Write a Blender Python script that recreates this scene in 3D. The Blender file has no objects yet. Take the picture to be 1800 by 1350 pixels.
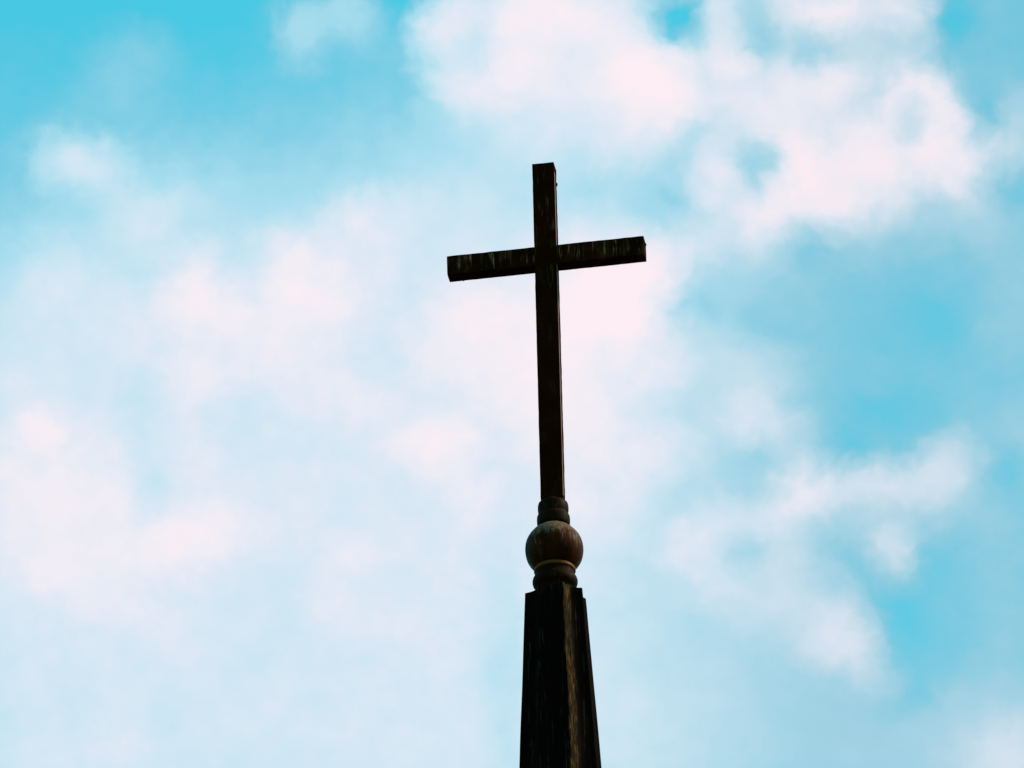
import bpy, bmesh, math, random
from mathutils import Vector, Matrix, noise

random.seed(7)
S = bpy.context.scene
COL = S.collection
rad = math.radians

# ------------------------------------------------------------------ camera
PITCH, ROLL, DIST, FPX = rad(30), rad(1.33), 36.0, 12000.0
FWD = Vector((0, math.cos(PITCH), math.sin(PITCH)))
_r0, _u0 = Vector((1, 0, 0)), Vector((0, -math.sin(PITCH), math.cos(PITCH)))
RIGHT = _r0 * math.cos(ROLL) - _u0 * math.sin(ROLL)
UP = _r0 * math.sin(ROLL) + _u0 * math.cos(ROLL)
cam_d = bpy.data.cameras.new('camera')
cam = bpy.data.objects.new('camera', cam_d)
COL.objects.link(cam)
cam_d.sensor_width = 36.0
cam_d.lens = 240.0
cam_d.clip_start = 0.1
cam_d.clip_end = 5000
cam.matrix_world = Matrix((
    (RIGHT.x, UP.x, -FWD.x, -0.19974617),
    (RIGHT.y, UP.y, -FWD.y, -31.17923329),
    (RIGHT.z, UP.z, -FWD.z, 1.60401621),
    (0, 0, 0, 1)))
S.camera = cam

# ------------------------------------------------------------------ sun + exposure
SUN_EL, SUN_AZ = rad(38), rad(84)            # azimuth from +Y (view direction) towards +X
sd = bpy.data.lights.new('sun', 'SUN')
sd.energy = 4.0
sd.angle = rad(0.5)
sd.color = (1.0, 0.90, 0.76)
sun = bpy.data.objects.new('sun', sd)
COL.objects.link(sun)
sdir = Vector((math.sin(SUN_AZ) * math.cos(SUN_EL), math.cos(SUN_AZ) * math.cos(SUN_EL), math.sin(SUN_EL)))
sun.rotation_euler = sdir.to_track_quat('Z', 'Y').to_euler()
S.view_settings.view_transform = 'Standard'
S.view_settings.look = 'None'
S.view_settings.exposure = 0.0
S.view_settings.gamma = 1.0
S.view_settings.use_curve_mapping = False


# ------------------------------------------------------------------ node helper
class N:
    def __init__(self, tree):
        self.t = tree
        tree.nodes.clear()

    def new(self, typ, **kw):
        n = self.t.nodes.new(typ)
        for k, v in kw.items():
            setattr(n, k, v)
        return n

    def put(self, sock, v):
        if isinstance(v, bpy.types.NodeSocket):
            self.t.links.new(v, sock)
        else:
            sock.default_value = v

    def math(self, op, a, b=None, c=None, clamp=False):
        n = self.new('ShaderNodeMath', operation=op, use_clamp=clamp)
        for i, v in enumerate((a, b, c)):
            if v is not None:
                self.put(n.inputs[i], v)
        return n.outputs[0]

    def vec(self, op, a, b=None, scale=None):
        n = self.new('ShaderNodeVectorMath', operation=op)
        self.put(n.inputs[0], a)
        if b is not None:
            self.put(n.inputs[1], b)
        if scale is not None:
            self.put(n.inputs['Scale'], scale)
        return n.outputs['Value'] if op in ('DOT_PRODUCT', 'LENGTH') else n.outputs['Vector']

    def noise(self, v, scale, detail=2.0, rough=0.5, out='Fac', dist=0.0):
        n = self.new('ShaderNodeTexNoise')
        self.put(n.inputs['Vector'], v)
        n.inputs['Scale'].default_value = scale
        n.inputs['Detail'].default_value = detail
        n.inputs['Roughness'].default_value = rough
        n.inputs['Distortion'].default_value = dist
        return n.outputs[out]

    def rng(self, v, a, b, lo=0.0, hi=1.0, smooth=True):
        n = self.new('ShaderNodeMapRange', interpolation_type='SMOOTHSTEP' if smooth else 'LINEAR')
        self.put(n.inputs['Value'], v)
        n.inputs['From Min'].default_value = a
        n.inputs['From Max'].default_value = b
        n.inputs['To Min'].default_value = lo
        n.inputs['To Max'].default_value = hi
        return n.outputs[0]

    def mix(self, f, a, b, mode='MIX'):
        n = self.new('ShaderNodeMix', data_type='RGBA', blend_type=mode)
        self.put(n.inputs[0], f)
        self.put(n.inputs[6], a)
        self.put(n.inputs[7], b)
        return n.outputs[2]

    def ramp(self, v, stops, interp='LINEAR'):
        n = self.new('ShaderNodeValToRGB')
        n.color_ramp.interpolation = interp
        el = n.color_ramp.elements
        while len(el) < len(stops):
            el.new(0.5)
        for e, (p, c) in zip(el, stops):
            e.position = p
            e.color = c
        self.put(n.inputs[0], v)
        return n.outputs[0]

    def mapv(self, v, loc=(0, 0, 0), rot=0.0, scl=(1, 1, 1), typ='TEXTURE'):
        n = self.new('ShaderNodeMapping', vector_type=typ)
        self.put(n.inputs['Vector'], v)
        n.inputs['Location'].default_value = loc
        n.inputs['Rotation'].default_value = (0, 0, rot)
        n.inputs['Scale'].default_value = scl
        return n.outputs[0]


def lin(r, g, b):
    f = lambda c: c / 12.92 if c <= 0.04045 else ((c + 0.055) / 1.055) ** 2.4
    return (f(r / 255), f(g / 255), f(b / 255), 1.0)


# ------------------------------------------------------------------ world: blue sky with soft cumulus
# clouds live in the world's own directions (units: 1/120 of the tangent from the sky's middle bearing)
# entries: x, y, radius x, radius y, tilt, amount  (hundredths of the sky window, y down)
CLOUDS = [
    (250, 950, 1500, 820, 0, 0.48), (500, 1250, 1300, 520, 0, 0.181), (100, 650, 900, 480, 0, 0.165), (640, 420, 700, 260, 0, 0.089),
    (950, 1000, 700, 600, 0, 0.153), (1500, 1330, 620, 300, 0, 0.09), (1120, 330, 330, 240, 0, -0.23), (350, 300, 520, 200, 20, 0.006),
    (560, 560, 620, 260, 0, 0.06), (960, 40, 290, 190, 0, 0.418), (985, 10, 150, 110, 0, 0.189), (840, 110, 150, 150, 0, 0.307),
    (1110, 110, 150, 130, 20, 0.244), (1175, 165, 150, 130, 40, 0.295), (1080, 230, 190, 120, -20, 0.246), (930, 190, 180, 130, 0, 0.219),
    (1270, 130, 130, 90, 20, -0.063), (1290, 105, 70, 60, 0, 0.319), (780, 40, 90, 130, 0, 0.3), (1440, 190, 230, 150, 0, 0.27),
    (1400, 260, 150, 180, 0, -0.075), (1510, 290, 230, 170, 0, 0.123), (1560, 320, 200, 110, -20, 0.294), (1660, 235, 100, 170, -20, 0.31),
    (1700, 300, 130, 110, 20, 0.107), (1255, 290, 110, 130, 0, 0.108), (1330, 375, 150, 140, 0, 0.314), (1420, 340, 160, 110, -20, 0.262),
    (1290, 230, 140, 110, 0, 0.071), (1590, 160, 110, 90, 0, 0.44), (1335, 275, 95, 85, 20, -0.107), (1760, 235, 90, 140, 0, 0.219),
    (1480, 130, 160, 80, 0, 0.048), (1430, 15, 180, 90, 0, 0.342), (1500, 60, 160, 90, 20, -0.118), (1600, 25, 110, 110, 0, 0.254),
    (1280, 30, 80, 80, 20, 0.405), (1370, 90, 160, 90, 0, -0.026), (1640, 70, 110, 90, 0, -0.083), (1190, 40, 90, 70, 0, -0.557),
    (1040, 590, 300, 300, 0, 0.33), (1120, 480, 190, 170, 0, 0.623), (1120, 420, 110, 70, 20, -0.114), (1020, 660, 260, 200, 0, 0.068),
    (880, 590, 260, 200, 0, 0.132), (820, 690, 240, 170, -20, 0.001), (755, 785, 120, 90, 0, 0.266), (950, 760, 330, 180, 0, 0.046),
    (1070, 800, 240, 180, 0, 0.155), (1160, 530, 120, 140, 0, -0.194), (830, 470, 200, 120, 0, 0.008), (1060, 900, 180, 130, 0, 0.117),
    (1330, 735, 130, 80, 20, 0.306), (1260, 640, 140, 110, 40, 0.154), (1180, 780, 170, 120, 0, 0.135), (1230, 700, 220, 160, 20, -0.061),
    (375, 500, 150, 120, 0, 0.261), (530, 490, 190, 160, 0, 0.169), (560, 500, 110, 110, 20, 0.173), (470, 590, 360, 220, 0, 0.166),
    (320, 580, 190, 160, 0, 0.099), (630, 445, 150, 90, 20, 0.193), (640, 380, 120, 90, 0, 0.226), (770, 380, 140, 110, 0, 0.096),
    (560, 660, 260, 130, 0, 0.059), (300, 690, 200, 130, 0, -0.2), (140, 275, 110, 70, 0, 0.096), (190, 320, 120, 80, 40, 0.054),
    (245, 400, 110, 90, 40, 0.172), (280, 440, 110, 90, 40, -0.021), (110, 495, 140, 140, 0, 0.18), (300, 355, 120, 70, 0, 0.111),
    (235, 95, 120, 110, 0, 0.126), (200, 175, 130, 80, 0, 0.065), (330, 165, 170, 80, 0, -0.006), (520, 75, 80, 90, -20, 0.219),
    (560, 25, 160, 70, 0, 0.122), (620, 30, 150, 90, 0, 0.179), (60, 760, 160, 110, 20, -0.024), (60, 755, 70, 60, 0, 0.234),
    (140, 850, 190, 150, 40, 0.103), (30, 880, 190, 170, 0, 0.113), (200, 960, 280, 150, 0, 0.069), (345, 958, 190, 100, 0, 0.211),
    (80, 990, 150, 90, 0, 0.055), (130, 1040, 230, 110, 0, 0.093), (300, 1120, 190, 100, 20, 0.065), (420, 905, 160, 90, 0, 0.067),
    (255, 850, 60, 120, 0, -0.177), (525, 885, 80, 100, 0, 0.069), (590, 1020, 110, 150, 0, 0.116), (720, 1100, 190, 110, 0, 0.077),
    (640, 960, 160, 100, 0, 0.07), (360, 800, 110, 110, 0, 0.051), (350, 700, 120, 110, 0, 0.229), (150, 1330, 260, 90, 0, 0.1),
    (1655, 815, 130, 80, -20, 0.139), (1700, 830, 80, 70, 0, 0.085), (1560, 845, 150, 70, 0, 0.303), (1440, 850, 140, 80, 0, 0.292),
    (1340, 885, 150, 90, -20, 0.142), (1250, 935, 120, 90, -20, 0.275), (1245, 1000, 110, 120, 0, 0.177), (1640, 870, 110, 70, 0, 0.08),
    (1400, 920, 190, 110, 0, 0.163), (1380, 1000, 230, 170, 0, 0.004), (1560, 930, 120, 110, 0, 0.171), (1580, 970, 70, 90, 0, 0.3),
    (1360, 1060, 180, 110, 0, 0.145), (1510, 1140, 160, 110, 20, 0.429), (1240, 1080, 90, 100, 0, -0.059), (1500, 990, 120, 160, 0, -0.154),
    (1720, 1230, 170, 100, 20, 0.033), (1780, 1340, 190, 130, 0, 0.271), (1760, 1080, 120, 140, 0, 0.031), (1790, 420, 200, 200, 0, 0.024),
    (1790, 560, 150, 200, 0, 0.179), (1500, 440, 300, 110, 0, -0.003), (1740, 120, 160, 160, 0, -0.183), (1570, 620, 330, 260, 20, -0.075),
    (1530, 740, 200, 110, 0, -0.2), (1610, 1010, 170, 260, 0, -0.219), (880, 1200, 90, 420, 0, -0.137), (300, -75, 480, 420, 0, -0.11),
    (600, -75, 480, 420, 0, -0.018), (900, -75, 480, 420, 0, 0.074), (1200, -75, 480, 420, 0, 0.107), (1500, -75, 480, 420, 0, 0.163),
    (1800, -75, 480, 420, 0, -0.018), (0, 225, 480, 420, 0, 0.032), (300, 225, 480, 420, 0, 0.13), (600, 225, 480, 420, 0, 0.06),
    (900, 225, 480, 420, 0, 0.248), (1200, 225, 480, 420, 0, 0.366), (1500, 225, 480, 420, 0, 0.335), (1800, 225, 480, 420, 0, 0.232),
    (0, 525, 480, 420, 0, 0.053), (300, 525, 480, 420, 0, 0.047), (600, 525, 480, 420, 0, 0.071), (900, 525, 480, 420, 0, 0.22),
    (1200, 525, 480, 420, 0, 0.108), (1500, 525, 480, 420, 0, 0.068), (1800, 525, 480, 420, 0, -0.01), (0, 825, 480, 420, 0, 0.09),
    (300, 825, 480, 420, 0, 0.06), (600, 825, 480, 420, 0, 0.034), (900, 825, 480, 420, 0, 0.17), (1500, 825, 480, 420, 0, 0.278),
    (1800, 825, 480, 420, 0, 0.089), (0, 1125, 480, 420, 0, 0.036), (300, 1125, 480, 420, 0, 0.01), (600, 1125, 480, 420, 0, -0.065),
    (900, 1125, 480, 420, 0, 0.036), (1200, 1125, 480, 420, 0, 0.079), (1500, 1125, 480, 420, 0, 0.086), (1800, 1125, 480, 420, 0, 0.103),
    (0, 1425, 480, 420, 0, 0.102), (300, 1425, 480, 420, 0, 0.072), (600, 1425, 480, 420, 0, 0.178), (900, 1425, 480, 420, 0, 0.17),
    (1200, 1425, 480, 420, 0, 0.154), (1500, 1425, 480, 420, 0, 0.035), (1800, 1425, 480, 420, 0, 0.23), (1385, 275, 95, 90, 0, 0.178),
    (1540, 160, 95, 90, 0, -0.25), (600, 450, 95, 90, 0, -0.045), (1455, 85, 95, 90, 0, -0.343), (1330, 300, 95, 90, 0, -0.489),
    (1560, 1130, 95, 90, 0, -0.137), (1205, 520, 95, 90, 0, -0.272), (1440, 215, 95, 90, 0, -0.175), (1490, 830, 95, 90, 0, -0.097),
    (430, 480, 95, 90, 0, -0.163), (1350, 150, 95, 90, 0, 0.018), (1315, 35, 95, 90, 0, -0.214), (1130, 720, 95, 90, 0, -0.097),
    (1240, 250, 95, 90, 0, -0.149), (1720, 200, 95, 90, 0, -0.369), (1140, 540, 95, 90, 0, 0.092), (780, 150, 95, 90, 0, 0.248),
    (100, 275, 95, 90, 0, 0.197), (1480, 15, 95, 90, 0, 0.287), (1150, 640, 95, 90, 0, 0.19), (1740, 820, 95, 90, 0, -0.091),
    (1720, 350, 95, 90, 0, 0.135), (670, 620, 95, 90, 0, -0.112), (1560, 330, 95, 90, 0, -0.053), (820, 90, 95, 90, 0, -0.307),
    (1030, 300, 95, 90, 0, -0.106), (1620, 330, 95, 90, 0, -0.229), (1600, 10, 95, 90, 0, 0.218), (1340, 650, 95, 90, 0, 0.146),
    (1340, 850, 95, 90, 0, -0.158), (1450, 930, 95, 90, 0, -0.155), (640, 730, 95, 90, 0, 0.111), (1650, 1050, 95, 90, 0, 0.072),
    (820, 540, 95, 90, 0, 0.197), (1150, 390, 95, 90, 0, -0.187), (700, 20, 95, 90, 0, -0.138), (1800, 750, 95, 90, 0, 0.131),
    (1200, 450, 95, 90, 0, 0.012), (240, 620, 95, 90, 0, -0.0), (760, 20, 95, 90, 0, 0.28), (1400, 420, 95, 90, 0, -0.134),
    (1390, 90, 95, 90, 0, -0.047), (900, 0, 95, 90, 0, 0.177), (1520, 80, 95, 90, 0, -0.081), (410, 720, 95, 90, 0, -0.132),
    (1660, 20, 95, 90, 0, -0.246), (1100, 300, 95, 90, 0, 0.054), (1050, 80, 95, 90, 0, -0.082), (1600, 1200, 95, 90, 0, -0.134),
    (1220, 110, 95, 90, 0, -0.107), (600, 450, 95, 90, 0, -0.035), (1200, 450, 95, 90, 0, 0.007), (1490, 830, 95, 90, 0, -0.085),
    (1490, 100, 95, 90, 0, 0.102), (1600, 330, 95, 90, 0, 0.056), (1760, 320, 95, 90, 0, -0.206), (1050, 1200, 95, 90, 0, -0.015),
    (750, 0, 95, 90, 0, -0.122), (1670, 180, 95, 90, 0, 0.162), (1240, 250, 95, 90, 0, -0.125), (1140, 540, 95, 90, 0, 0.084),
    (1500, 1200, 95, 90, 0, -0.013), (1500, 1050, 95, 90, 0, 0.129), (1560, 1130, 95, 90, 0, -0.116), (1230, 320, 95, 90, 0, -0.166),
    (1580, 840, 95, 90, 0, -0.061), (1390, 90, 95, 90, 0, -0.044), (1385, 275, 95, 90, 0, 0.147), (1315, 35, 95, 90, 0, -0.194),
    (750, 150, 95, 90, 0, -0.142), (150, 300, 95, 90, 0, 0.069), (1230, 90, 95, 90, 0, 0.122), (1540, 160, 95, 90, 0, -0.214),
    (750, 600, 95, 90, 0, 0.14), (1440, 900, 95, 90, 0, 0.098), (900, 150, 95, 90, 0, -0.052), (830, 880, 95, 90, 0, 0.138),
    (1300, 880, 95, 90, 0, -0.001), (1620, 30, 95, 90, 0, -0.137), (1410, 1010, 95, 90, 0, 0.069), (1690, 800, 95, 90, 0, 0.109),
    (1615, 212, 60, 75, 0, -0.48), (600, 450, 95, 90, 0, -0.023), (1200, 450, 95, 90, 0, 0.006), (1350, 150, 95, 90, 0, 0.011),
    (1600, 330, 95, 90, 0, 0.041), (1650, 150, 95, 90, 0, -0.199), (1490, 830, 95, 90, 0, -0.067), (1490, 100, 95, 90, 0, 0.071),
    (430, 480, 95, 90, 0, -0.099), (1290, 950, 95, 90, 0, -0.254), (1500, 1200, 95, 90, 0, -0.009), (1255, 290, 95, 90, 0, 0.431),
    (750, 0, 95, 90, 0, -0.084), (1500, 0, 95, 90, 0, -0.041), (1580, 840, 95, 90, 0, -0.044), (600, 450, 95, 90, 0, -0.019),
    (1200, 450, 95, 90, 0, 0.004), (1350, 150, 95, 90, 0, 0.01), (1600, 330, 95, 90, 0, 0.036), (1490, 830, 95, 90, 0, -0.058),
    (1490, 100, 95, 90, 0, 0.063), (480, 460, 95, 90, 0, 0.156), (1500, 1200, 95, 90, 0, -0.008), (1670, 180, 95, 90, 0, 0.115),
    (750, 0, 95, 90, 0, -0.069), (1240, 250, 95, 90, 0, -0.078), (1290, 310, 95, 90, 0, 0.058), (1450, 400, 95, 90, 0, -0.109),
    (1740, 820, 95, 90, 0, -0.033), (600, 450, 95, 90, 0, -0.014), (1200, 450, 95, 90, 0, 0.006), (1490, 100, 95, 90, 0, 0.045),
    (1490, 830, 95, 90, 0, -0.047), (1350, 150, 95, 90, 0, 0.009), (1600, 330, 95, 90, 0, 0.025), (1500, 1200, 95, 90, 0, -0.006),
    (430, 480, 95, 90, 0, -0.051), (750, 0, 95, 90, 0, -0.05), (240, 620, 95, 90, 0, 0.003), (190, 300, 95, 90, 0, 0.165),
    (1240, 250, 95, 90, 0, -0.057), (1050, 300, 95, 90, 0, 0.035), (1760, 320, 95, 90, 0, -0.089), (600, 450, 95, 90, 0, -0.007),
    (1200, 450, 95, 90, 0, 0.003), (1350, 150, 95, 90, 0, 0.004), (1490, 100, 95, 90, 0, 0.018), (1600, 330, 95, 90, 0, 0.012),
    (1510, 840, 95, 90, 0, 0.114), (430, 480, 95, 90, 0, -0.024), (1650, 900, 95, 90, 0, 0.073), (1200, 900, 95, 90, 0, -0.08),
    (1615, 210, 95, 90, 0, 0.118),
]

world = bpy.data.worlds.new('World')
S.world = world
world.use_nodes = True
W = N(world.node_tree)
tc = W.new('ShaderNodeTexCoord').outputs['Generated']
d_f = W.vec('DOT_PRODUCT', tc, tuple(FWD))
d_r = W.vec('DOT_PRODUCT', tc, tuple(RIGHT))
d_u = W.vec('DOT_PRODUCT', tc, tuple(UP))
d_fs = W.math('MAXIMUM', d_f, 0.05)
K = FPX / 100.0
px = W.math('MULTIPLY_ADD', W.math('DIVIDE', d_r, d_fs), K, 9.0)
py = W.math('MULTIPLY_ADD', W.math('DIVIDE', d_u, d_fs), -K, 6.75)
cmb = W.new('ShaderNodeCombineXYZ')
W.put(cmb.inputs[0], px)
W.put(cmb.inputs[1], py)
P0 = cmb.outputs[0]


def warp(p, scale, amp, off):
    nz = W.noise(W.vec('ADD', p, (off, off * 1.7, off * .3)), scale, 1.0, 0.5, 'Color')
    return W.vec('ADD', p, W.vec('SCALE', W.vec('SUBTRACT', nz, (.5, .5, .5)), scale=amp))


P1 = warp(P0, 0.9, 0.45, 3.1)
P1 = warp(P1, 2.2, 0.42, 11.7)
P1 = warp(P1, 5.5, 0.19, 5.3)
# billow detail, stronger inside the clouds than in the clear sky
fb = W.noise(P0, 1.15, 3.0, 0.5)
fb2 = W.noise(W.vec('ADD', P0, (5.2, 1.3, 0)), 3.2, 2.0, 0.5)
det = W.math('ADD', W.math('MULTIPLY', W.math('SUBTRACT', fb, 0.5), 0.30),
             W.math('MULTIPLY', W.math('SUBTRACT', fb2, 0.5), 0.14))

sky = W.new('ShaderNodeTexSky', sky_type='NISHITA')
sky.sun_disc = False
sky.sun_elevation = SUN_EL
sky.sun_rotation = SUN_AZ
sky.altitude = 100
sky.air_density = 1.0
sky.dust_density = 1.0
sky.ozone_density = 1.0
STRENGTH = 0.10
clear = W.vec('MULTIPLY', sky.outputs[0], (0.57, 3.16, 2.48))     # the photograph's cyan grade


def sky_shader(dens):
    """blue sky under white vapour of the given density"""
    col = W.ramp(dens, [(0.0, lin(138, 196, 219)), (0.33, lin(164, 220, 238)), (0.55, lin(205, 230, 243)),
                        (0.70, lin(224, 233, 245)), (0.85, lin(240, 237, 245)), (1.0, lin(252, 238, 244))])
    col = W.vec('SCALE', col, scale=1.0 / STRENGTH)
    col = W.mix(W.rng(dens, 0.0, 0.30, 0.0, 1.0, False), clear, col)
    # duller, slightly violet air on the sunward side, where the vapour is thin
    dull = W.math('MULTIPLY', W.rng(px, 9.5, 15.5), W.rng(dens, 0.35, 0.80, 1.0, 0.25))
    col = W.mix(dull, col, W.vec('MULTIPLY', col, (0.97, 0.90, 0.905)))
    bgn = W.new('ShaderNodeBackground')
    W.put(bgn.inputs['Color'], col)
    bgn.inputs['Strength'].default_value = STRENGTH
    return bgn.outputs[0]


def region_density(x0, x1, y0, y1):
    """a node group that sums the clouds reaching into one region of the sky"""
    tr = bpy.data.node_groups.new('cloud_region', 'ShaderNodeTree')
    tr.interface.new_socket('Vector', in_out='INPUT', socket_type='NodeSocketVector')
    tr.interface.new_socket('Density', in_out='OUTPUT', socket_type='NodeSocketFloat')
    G = N(tr)
    vin = G.new('NodeGroupInput').outputs[0]
    m_, rotated, acc = 65, {}, None
    for (x, y, rx, ry, rot, amp) in CLOUDS_Q:
        ex, ey = (max(rx, ry),) * 2 if rot else (rx, ry)
        if x + ex < x0 - m_ or x - ex > x1 + m_ or y + ey < y0 - m_ or y - ey > y1 + m_:
            continue
        if rot not in rotated:
            v = G.new('ShaderNodeVectorRotate', rotation_type='Z_AXIS')
            G.put(v.inputs['Vector'], vin)
            v.inputs['Angle'].default_value = -rad(rot)
            o = G.new('ShaderNodeSeparateXYZ')
            G.put(o.inputs[0], v.outputs[0])
            rotated[rot] = o.outputs
        # the running sum rides along as a negligible third coordinate, which keeps the node chain serial
        c3 = G.new('ShaderNodeCombineXYZ')
        G.put(c3.inputs[0], rotated[rot][0])
        G.put(c3.inputs[1], rotated[rot][1])
        G.put(c3.inputs[2], 0.0 if acc is None else acc)
        ca, sa = math.cos(-rad(rot)), math.sin(-rad(rot))
        xr, yr = x * ca - y * sa, x * sa + y * ca
        q = G.new('ShaderNodeVectorMath', operation='MULTIPLY_ADD')
        G.put(q.inputs[0], c3.outputs[0])
        q.inputs[1].default_value = (100 / rx, 100 / ry, 1e-6)
        q.inputs[2].default_value = (-xr / rx, -yr / ry, 0)
        g = G.rng(G.vec('LENGTH', q.outputs[0]), 0.0, 1.0, amp, 0.0)
        acc = g if acc is None else G.math('ADD', acc, g)
    G.put(G.new('NodeGroupOutput').inputs[0], acc)
    n_ = W.new('ShaderNodeGroup')
    n_.node_tree = tr
    W.put(n_.inputs[0], P1)
    acc = n_.outputs[0]
    return W.math('ADD', acc, W.math('MULTIPLY', det, W.rng(acc, 0.35, 0.80, 0.35, 1.0)))


def mix_shader(f, a_, b_):
    n_ = W.new('ShaderNodeMixShader')
    W.put(n_.inputs[0], f)
    W.put(n_.inputs[1], a_)
    W.put(n_.inputs[2], b_)
    return n_.outputs[0]


CLOUDS_Q = sorted(((x, y, rx, ry, 20 * round(rot / 20), amp) for (x, y, rx, ry, rot, amp) in CLOUDS), key=lambda c: c[4])
# the sum is built region by region so that each direction only evaluates the clouds near it
XS = [-400, 300, 600, 900, 1200, 1500, 2200]
YS = [-400, 270, 540, 810, 1080, 1800]
row_sh = None
for j in range(len(YS) - 1):
    col_sh = None
    for i in range(len(XS) - 1):
        t = sky_shader(region_density(XS[i], XS[i + 1], YS[j], YS[j + 1]))
        col_sh = t if col_sh is None else mix_shader(W.math('GREATER_THAN', px, XS[i] / 100), col_sh, t)
    row_sh = col_sh if row_sh is None else mix_shader(W.math('GREATER_THAN', py, YS[j] / 100), row_sh, col_sh)
# the rest of the sky: scattered cumulus of the same kind
gen = W.noise(tc, 9.0, 4.0, 0.55)
rest = sky_shader(W.rng(gen, 0.50, 0.72, 0.0, 0.7))
front = mix_shader(W.rng(d_f, 0.988, 0.994), rest, row_sh)
W.put(W.new('ShaderNodeOutputWorld').inputs[0], front)
world.cycles.sampling_method = 'MANUAL'
world.cycles.sample_map_resolution = 512


# ------------------------------------------------------------------ materials
def principled(name):
    m = bpy.data.materials.new(name)
    m.use_nodes = True
    n = N(m.node_tree)
    b = n.new('ShaderNodeBsdfPrincipled')
    n.put(n.new('ShaderNodeOutputMaterial').inputs[0], b.outputs[0])
    return m, n, b


def weathered(name, dark, brown, streak, amount=0.5, sx=55.0, sz=5.0, rough=0.55, spec=0.12, zmask=None, lit_flute=False, cap=None):
    """dark patinated metal: run-down streaks of verdigris over brown-black"""
    m, n, b = principled(name)
    oc = n.new('ShaderNodeTexCoord').outputs['Object']
    st = n.mapv(oc, scl=(sx, sx, sz), typ='POINT')
    s1 = n.noise(st, 1.0, 3.0, 0.6)
    s2 = n.noise(n.mapv(oc, scl=(sx * 2.3, sx * 2.3, sz * 2.6), typ='POINT'), 1.0, 2.0, 0.5)
    blot = n.noise(oc, 5.0, 3.0, 0.6)
    base = n.mix(n.rng(blot, 0.35, 0.7), dark, brown)
    k = n.math('MULTIPLY', n.rng(s1, 0.60 - 0.12 * min(amount, 1.4), 0.74 - 0.08 * max(amount - 1, 0)), n.rng(s2, 0.38, 0.62))
    k = n.math('MULTIPLY', k, n.rng(n.noise(oc, 9.0, 2.0), 0.36, 0.58))
    if zmask is not None:
        z = n.new('ShaderNodeSeparateXYZ')
        n.put(z.inputs[0], oc)
        zz = n.math('ADD', z.outputs[2], n.math('MULTIPLY', n.math('SUBTRACT', s1, 0.5), zmask[2]))
        k = n.math('MULTIPLY', k, n.rng(zz, zmask[0], zmask[1]))
        if cap:                                   # verdigris sitting on the top and dripping down
            drip = n.math('ADD', z.outputs[2], n.math('MULTIPLY', n.math('SUBTRACT', n.noise(n.mapv(oc, scl=(40, 40, 4), typ='POINT'), 1.0, 3.0, 0.6), 0.5), 0.16))
            k = n.math('MAXIMUM', k, n.math('MULTIPLY', n.rng(drip, cap[0], cap[1]), n.rng(s2, 0.3, 0.65, 0.25, 0.9)))
    wash = n.noise(n.mapv(oc, scl=(20, 20, 5), typ='POINT'), 1.0, 3.0, 0.6)
    k = n.math('MAXIMUM', k, n.math('MULTIPLY', n.rng(wash, 0.52, 0.74), 0.03 if lit_flute else 0.10))
    tone = n.mix(n.noise(oc, 40.0, 1.0), streak, (streak[0] * 1.3, streak[1] * 0.95, streak[2] * 0.6, 1))
    base = n.mix(k, base, tone)
    if lit_flute:
        # warm sunlight painted into the base colour down one flute, ragged at its edges
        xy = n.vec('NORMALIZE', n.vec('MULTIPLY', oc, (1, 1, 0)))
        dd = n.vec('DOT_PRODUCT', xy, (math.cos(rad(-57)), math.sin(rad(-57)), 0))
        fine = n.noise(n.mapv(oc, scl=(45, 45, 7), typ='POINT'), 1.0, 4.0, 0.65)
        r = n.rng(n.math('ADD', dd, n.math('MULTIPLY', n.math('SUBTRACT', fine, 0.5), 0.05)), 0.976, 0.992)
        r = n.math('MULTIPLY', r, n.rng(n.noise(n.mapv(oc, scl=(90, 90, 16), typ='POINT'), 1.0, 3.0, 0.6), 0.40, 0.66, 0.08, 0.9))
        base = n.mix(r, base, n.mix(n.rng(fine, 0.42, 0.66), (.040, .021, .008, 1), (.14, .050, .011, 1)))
    n.put(b.inputs['Base Color'], base)
    n.put(b.inputs['Roughness'], n.rng(s1, 0.3, 0.7, rough - 0.1, rough + 0.12))
    b.inputs['Specular IOR Level'].default_value = spec
    bm_ = n.new('ShaderNodeBump')
    bm_.inputs['Strength'].default_value = 0.25
    bm_.inputs['Distance'].default_value = 0.002
    n.put(bm_.inputs['Height'], n.math('ADD', s1, s2))
    n.put(b.inputs['Normal'], bm_.outputs[0])
    return m


M_shaft = weathered('weathered_bronze_upright', (.017, .0026, .0007, 1), (.034, .0044, .0008, 1), (.15, .060, .030, 1),
                    0.75, 60, 5, spec=0.0, zmask=(1.15, 1.7, .5))
M_arm = weathered('weathered_bronze_arm', (.018, .0034, .0010, 1), (.032, .0045, .0010, 1), (.34, .135, .080, 1),
                  0.95, 62, 7, spec=0.0, zmask=(-.045, .005, .10))
M_brown = weathered('brown_bronze', (.011, .0028, .0007, 1), (.024, .0048, .0008, 1), (.07, .03, .010, 1), 0.5, 60, 8, spec=0.02)
M_ball = weathered('bronze_ball', (.015, .0022, .0004, 1), (.066, .0078, .0007, 1), (.20, .115, .080, 1),
                   2.2, 52, 5, rough=0.46, spec=0.018, zmask=(-.05, .07, .20), cap=(.022, .075))
M_ring = weathered('ring_bronze', (.13, .027, .004, 1), (.24, .045, .005, 1), (.16, .07, .02, 1), 0.3, 60, 20, spec=0.05)
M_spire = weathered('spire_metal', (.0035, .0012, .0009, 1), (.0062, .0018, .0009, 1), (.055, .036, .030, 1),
                    0.6, 75, 1.1, rough=0.62, spec=0.004, lit_flute=True)
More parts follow.
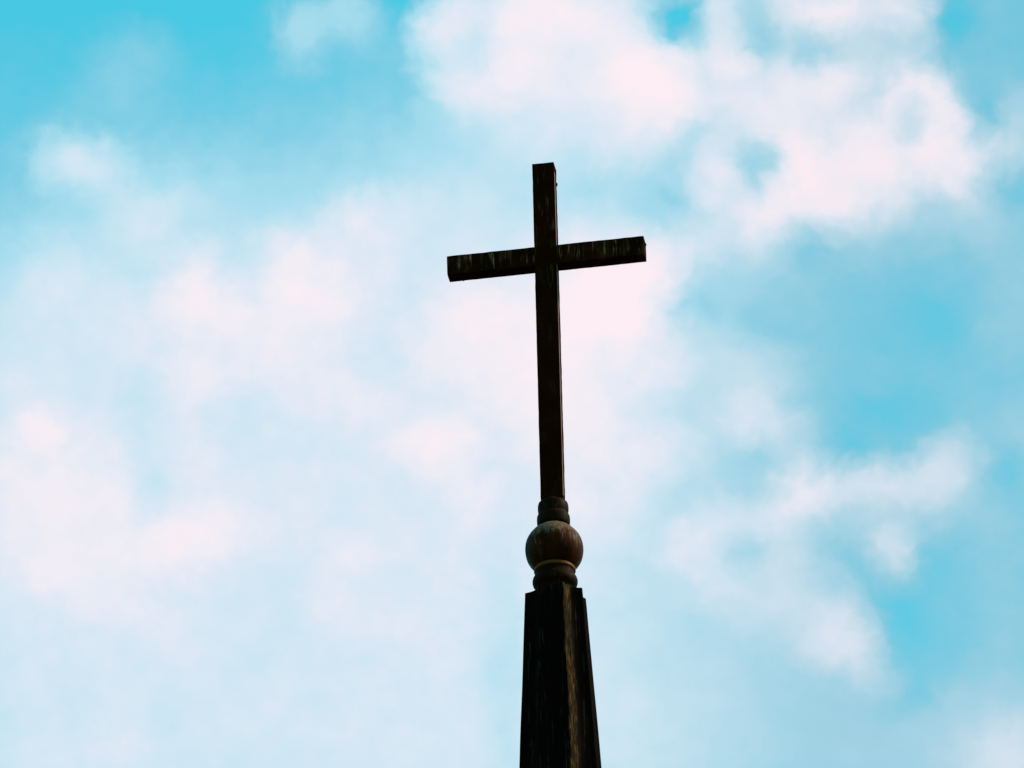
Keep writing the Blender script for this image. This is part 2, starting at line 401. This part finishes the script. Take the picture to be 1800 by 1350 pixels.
M_highlight = weathered('edge_highlight', (.20, .075, .05, 1), (.30, .12, .085, 1), (.25, .16, .10, 1), 0.4, 30, 4)  # lighter colour that stands in for the edge's sunlit glint

m, n, b = principled('stone_tower')
oc = n.new('ShaderNodeTexCoord').outputs['Object']
br = n.new('ShaderNodeTexBrick')
n.put(br.inputs['Vector'], n.mapv(oc, rot=0, scl=(2, 2, 2), typ='POINT'))
br.inputs['Color1'].default_value = (.26, .23, .19, 1)
br.inputs['Color2'].default_value = (.20, .18, .15, 1)
br.inputs['Mortar'].default_value = (.12, .11, .10, 1)
n.put(b.inputs['Base Color'], br.outputs['Color'])
b.inputs['Roughness'].default_value = 0.9
M_stone = m
m, n, b = principled('grass_ground')
oc = n.new('ShaderNodeTexCoord').outputs['Object']
n.put(b.inputs['Base Color'], n.mix(n.noise(oc, 0.4, 4), (.03, .05, .018, 1), (.06, .075, .03, 1)))
b.inputs['Roughness'].default_value = 0.95
M_grass = m


# ------------------------------------------------------------------ mesh helpers
def link(name, bm, mat, parent=None, loc=(0, 0, 0), rotz=0.0, smooth=False):
    me = bpy.data.meshes.new(name)
    bmesh.ops.recalc_face_normals(bm, faces=bm.faces[:])
    bm.to_mesh(me)
    bm.free()
    for p in me.polygons:
        p.use_smooth = smooth
    me.materials.append(mat)
    o = bpy.data.objects.new(name, me)
    COL.objects.link(o)
    o.parent = parent
    o.location = loc
    o.rotation_euler = (0, 0, rotz)
    return o


def box(bm, x0, x1, y0, y1, z0, z1, cuts=(0, 0, 0), bev=0.0, wob=0.0, seed=0.0):
    r = bmesh.ops.create_cube(bm, size=1.0)
    for v in r['verts']:
        v.co = Vector(((x0 + x1) / 2 + v.co.x * (x1 - x0), (y0 + y1) / 2 + v.co.y * (y1 - y0), (z0 + z1) / 2 + v.co.z * (z1 - z0)))
    edges = list({e for v in r['verts'] for e in v.link_edges})
    if bev:
        bmesh.ops.bevel(bm, geom=edges, offset=bev, segments=2, affect='EDGES', profile=0.6)
    if wob:
        for axis, k in enumerate(cuts):
            lo, hi = ((x0, x1), (y0, y1), (z0, z1))[axis]
            for i in range(1, k):
                no = Vector((0, 0, 0))
                no[axis] = 1
                co = Vector((0, 0, 0))
                co[axis] = lo + (hi - lo) * i / k
                bmesh.ops.bisect_plane(bm, geom=bm.verts[:] + bm.edges[:] + bm.faces[:], plane_co=co, plane_no=no)
        for v in bm.verts:
            nz = noise.noise_vector(v.co * 22 + Vector((seed, 0, 0))) + 0.5 * noise.noise_vector(v.co * 70 + Vector((0, seed, 0)))
            v.co += nz * wob


def lathe(bm, prof, seg=96):
    """prof: list of (radius, z) from bottom to top; closed with caps"""
    rings = []
    for r, z in prof:
        rings.append([bm.verts.new((r * math.cos(2 * math.pi * i / seg), r * math.sin(2 * math.pi * i / seg), z)) for i in range(seg)])
    for a, c in zip(rings, rings[1:]):
        for i in range(seg):
            bm.faces.new((a[i], a[(i + 1) % seg], c[(i + 1) % seg], c[i]))
    bm.faces.new(rings[0][::-1])
    bm.faces.new(rings[-1])


def torus_prof(r, half_h, bulge, z, n=9):
    return [(r - bulge + bulge * math.cos(a), z + half_h * math.sin(a)) for a in [(-.5 + i / (n - 1)) * math.pi for i in range(n)]]


def thing(name, label, cat, loc=(0, 0, 0), rotz=0.0):
    o = bpy.data.objects.new(name, None)
    COL.objects.link(o)
    o.location = loc
    o.rotation_euler = (0, 0, rotz)
    o['label'] = label
    o['category'] = cat
    return o


# ------------------------------------------------------------------ ground
bm = bmesh.new()
bmesh.ops.create_grid(bm, x_segments=8, y_segments=8, size=2000)
g = link('ground', bm, M_grass)
g['kind'] = 'structure'

# ------------------------------------------------------------------ church spire
PSI = rad(-8.85)
Z_TOP = 18.330
spire = thing('church_spire', 'dark fluted metal spire tapering up to a round bronze ball under the cross', 'spire', (0, 0, 0), PSI)


def fluted_ring(bm, R, z, depth, nside=8, sub=20, blunt=0.05):
    vs = []
    for k in range(nside):
        a0 = rad(22.5 + 45 * k)
        A0, A1 = Vector((math.cos(a0), math.sin(a0))), Vector((math.cos(a0 + rad(45)), math.sin(a0 + rad(45))))
        for i in range(sub):
            t = i / sub
            p = A0.lerp(A1, t)
            if t > blunt and t < 1 - blunt:
                s = (t - blunt) / (1 - 2 * blunt)
                rr = p.length
                p = p * (1 - depth * math.sin(math.pi * s) ** 0.75 / rr)
            vs.append(bm.verts.new((p.x * R, p.y * R, z)))
    return vs


bm = bmesh.new()
SLOPE = 0.0552
rows = []
zs = [Z_TOP - 0.05 * i for i in range(0, 26)] + [16.5, 15.5, 14.0, 12.5]
for z in zs:
    rows.append(fluted_ring(bm, 0.162 + (Z_TOP - z) * SLOPE, z, 0.135))
for a, c in zip(rows, rows[1:]):
    L = len(a)
    for i in range(L):
        bm.faces.new((a[i], a[(i + 1) % L], c[(i + 1) % L], c[i]))
bm.faces.new(rows[0])
bm.faces.new(rows[-1][::-1])
for v in bm.verts:
    if v.co.z < Z_TOP - 0.01:
        nz = noise.noise_vector(Vector((v.co.x * 14, v.co.y * 14, v.co.z * 3)))
        v.co.x += nz.x * 0.0022 + (Z_TOP - v.co.z) * 0.004
        v.co.y += nz.y * 0.0022
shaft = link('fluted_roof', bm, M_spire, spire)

bm = bmesh.new()
bmesh.ops.create_cone(bm, cap_ends=True, segments=8, radius1=2.9, radius2=0.50, depth=2.5, matrix=Matrix.Translation((0, 0, 11.25)) @ Matrix.Rotation(rad(22.5), 4, 'Z'))
link('roof_skirt', bm, M_spire, spire)
bm = bmesh.new()
box(bm, -2.3, 2.3, -2.3, 2.3, -0.2, 9.996)
link('tower', bm, M_stone, spire)

# lower collar (swelling torus on a neck), ring, ball and two collars above it
fin_z = 18.320
bm = bmesh.new()
zc = lambda z: z - fin_z
prof = [(.094, zc(18.322)), (.092, zc(18.345)), (.090, zc(18.362)), (.093, zc(18.370))]
prof += [(.090 + .028 * math.cos(a), zc(18.412) + .036 * math.sin(a)) for a in [rad(-70 + 20 * i) for i in range(8)]]
prof += [(.104, zc(18.455)), (.101, zc(18.466)), (.100, zc(18.474))]
lathe(bm, prof)
finial = link('finial', bm, M_brown, spire, (0, 0, fin_z), 0, True)

bm = bmesh.new()
lathe(bm, [(.085, zc(18.470)), (.106, zc(18.470)), (.1085, zc(18.474)), (.1085, zc(18.486)), (.105, zc(18.491)), (.090, zc(18.491))])
link('ring', bm, M_ring, finial, (0, 0, 0), 0, True)

BALL_Z, BALL_R = 18.6032, 0.1525
bm = bmesh.new()
lathe(bm, [(BALL_R * math.cos(rad(a)), BALL_R * math.sin(rad(a))) for a in range(-66, 67, 3)], 144)
for v in bm.verts:                               # raised seams between the beaten gores, and dents
    an = math.atan2(v.co.y, v.co.x)
    t = (an / (2 * math.pi) * 12 + 0.3) % 1.0
    seam = max(0.0, 1 - min(t, 1 - t) * 12)
    k = 1 + 0.010 * seam - 0.006 * (1 - abs(2 * t - 1)) + 0.008 * noise.noise(v.co * 16)
    v.co.x *= k
    v.co.y *= k
link('ball', bm, M_ball, finial, (0, 0, BALL_Z - fin_z), 0, True)

bm = bmesh.new()
prof = [(.076, zc(18.738)), (.0825, zc(18.742)), (.0855, zc(18.752)), (.0868, zc(18.768)), (.0868, zc(18.782)),
        (.0855, zc(18.796)), (.0815, zc(18.805)), (.0762, zc(18.810)), (.0755, zc(18.816)), (.0785, zc(18.822)),
        (.0802, zc(18.834)), (.0806, zc(18.848)), (.0798, zc(18.862)), (.0768, zc(18.874)), (.070, zc(18.882)), (.050, zc(18.887))]
lathe(bm, prof)
link('collar', bm, M_brown, finial, (0, 0, 0), 0, True)

# ------------------------------------------------------------------ cross
CZ = 18.884                                   # foot of the upright
cross = thing('cross', 'tall dark bronze Latin cross with streaky patina standing on the ball of the spire', 'cross', (0, 0, CZ), PSI)
w, d = 0.117, 0.088
TOP = 20.945 - CZ
bm = bmesh.new()
box(bm, -w / 2, w / 2, -d / 2, d / 2, 0.0, TOP, (4, 3, 90), 0.0016, 0.0011, 3.0)
upright = link('upright', bm, M_shaft, cross)
AZ1 = 20.427 - CZ
AH, AL = 0.114, 1.063
bm = bmesh.new()
box(bm, -AL / 2, AL / 2, -d / 2 + 0.004, d / 2 - 0.002, -AH / 2, AH / 2, (48, 3, 4), 0.0016, 0.0013, 9.0)
arm = link('crossarm', bm, M_arm, cross, (-0.001, 0, AZ1 - AH / 2))
# sunlit edge highlight, added as a lighter strip along the right front edge
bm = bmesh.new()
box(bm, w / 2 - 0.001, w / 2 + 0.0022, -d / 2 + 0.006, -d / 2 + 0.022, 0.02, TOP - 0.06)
link('highlight_strip', bm, M_highlight, upright)


def bolt(parent, loc, axis, r=0.008, h=0.010):
    bm = bmesh.new()
    bmesh.ops.create_cone(bm, cap_ends=True, segments=6, radius1=r, radius2=r * 0.8, depth=h)
    bmesh.ops.rotate(bm, verts=bm.verts[:], matrix=Vector((0, 0, 1)).rotation_difference(Vector(axis)).to_matrix())
    link('bolt', bm, M_brown, parent, loc)


bolt(arm, (-0.225, 0.0, AH / 2 + 0.004), (0, 0, 1))
bolt(arm, (-0.455, 0.03, -AH / 2 - 0.003), (0, 0, -1), 0.006, 0.008)
bolt(arm, (AL / 2 + 0.002, 0.02, AH / 2 - 0.02), (1, 0, 0), 0.009, 0.006)
bolt(upright, (w / 2 + 0.002, 0.036, TOP - 0.095), (1, 0, 0), 0.011, 0.007)
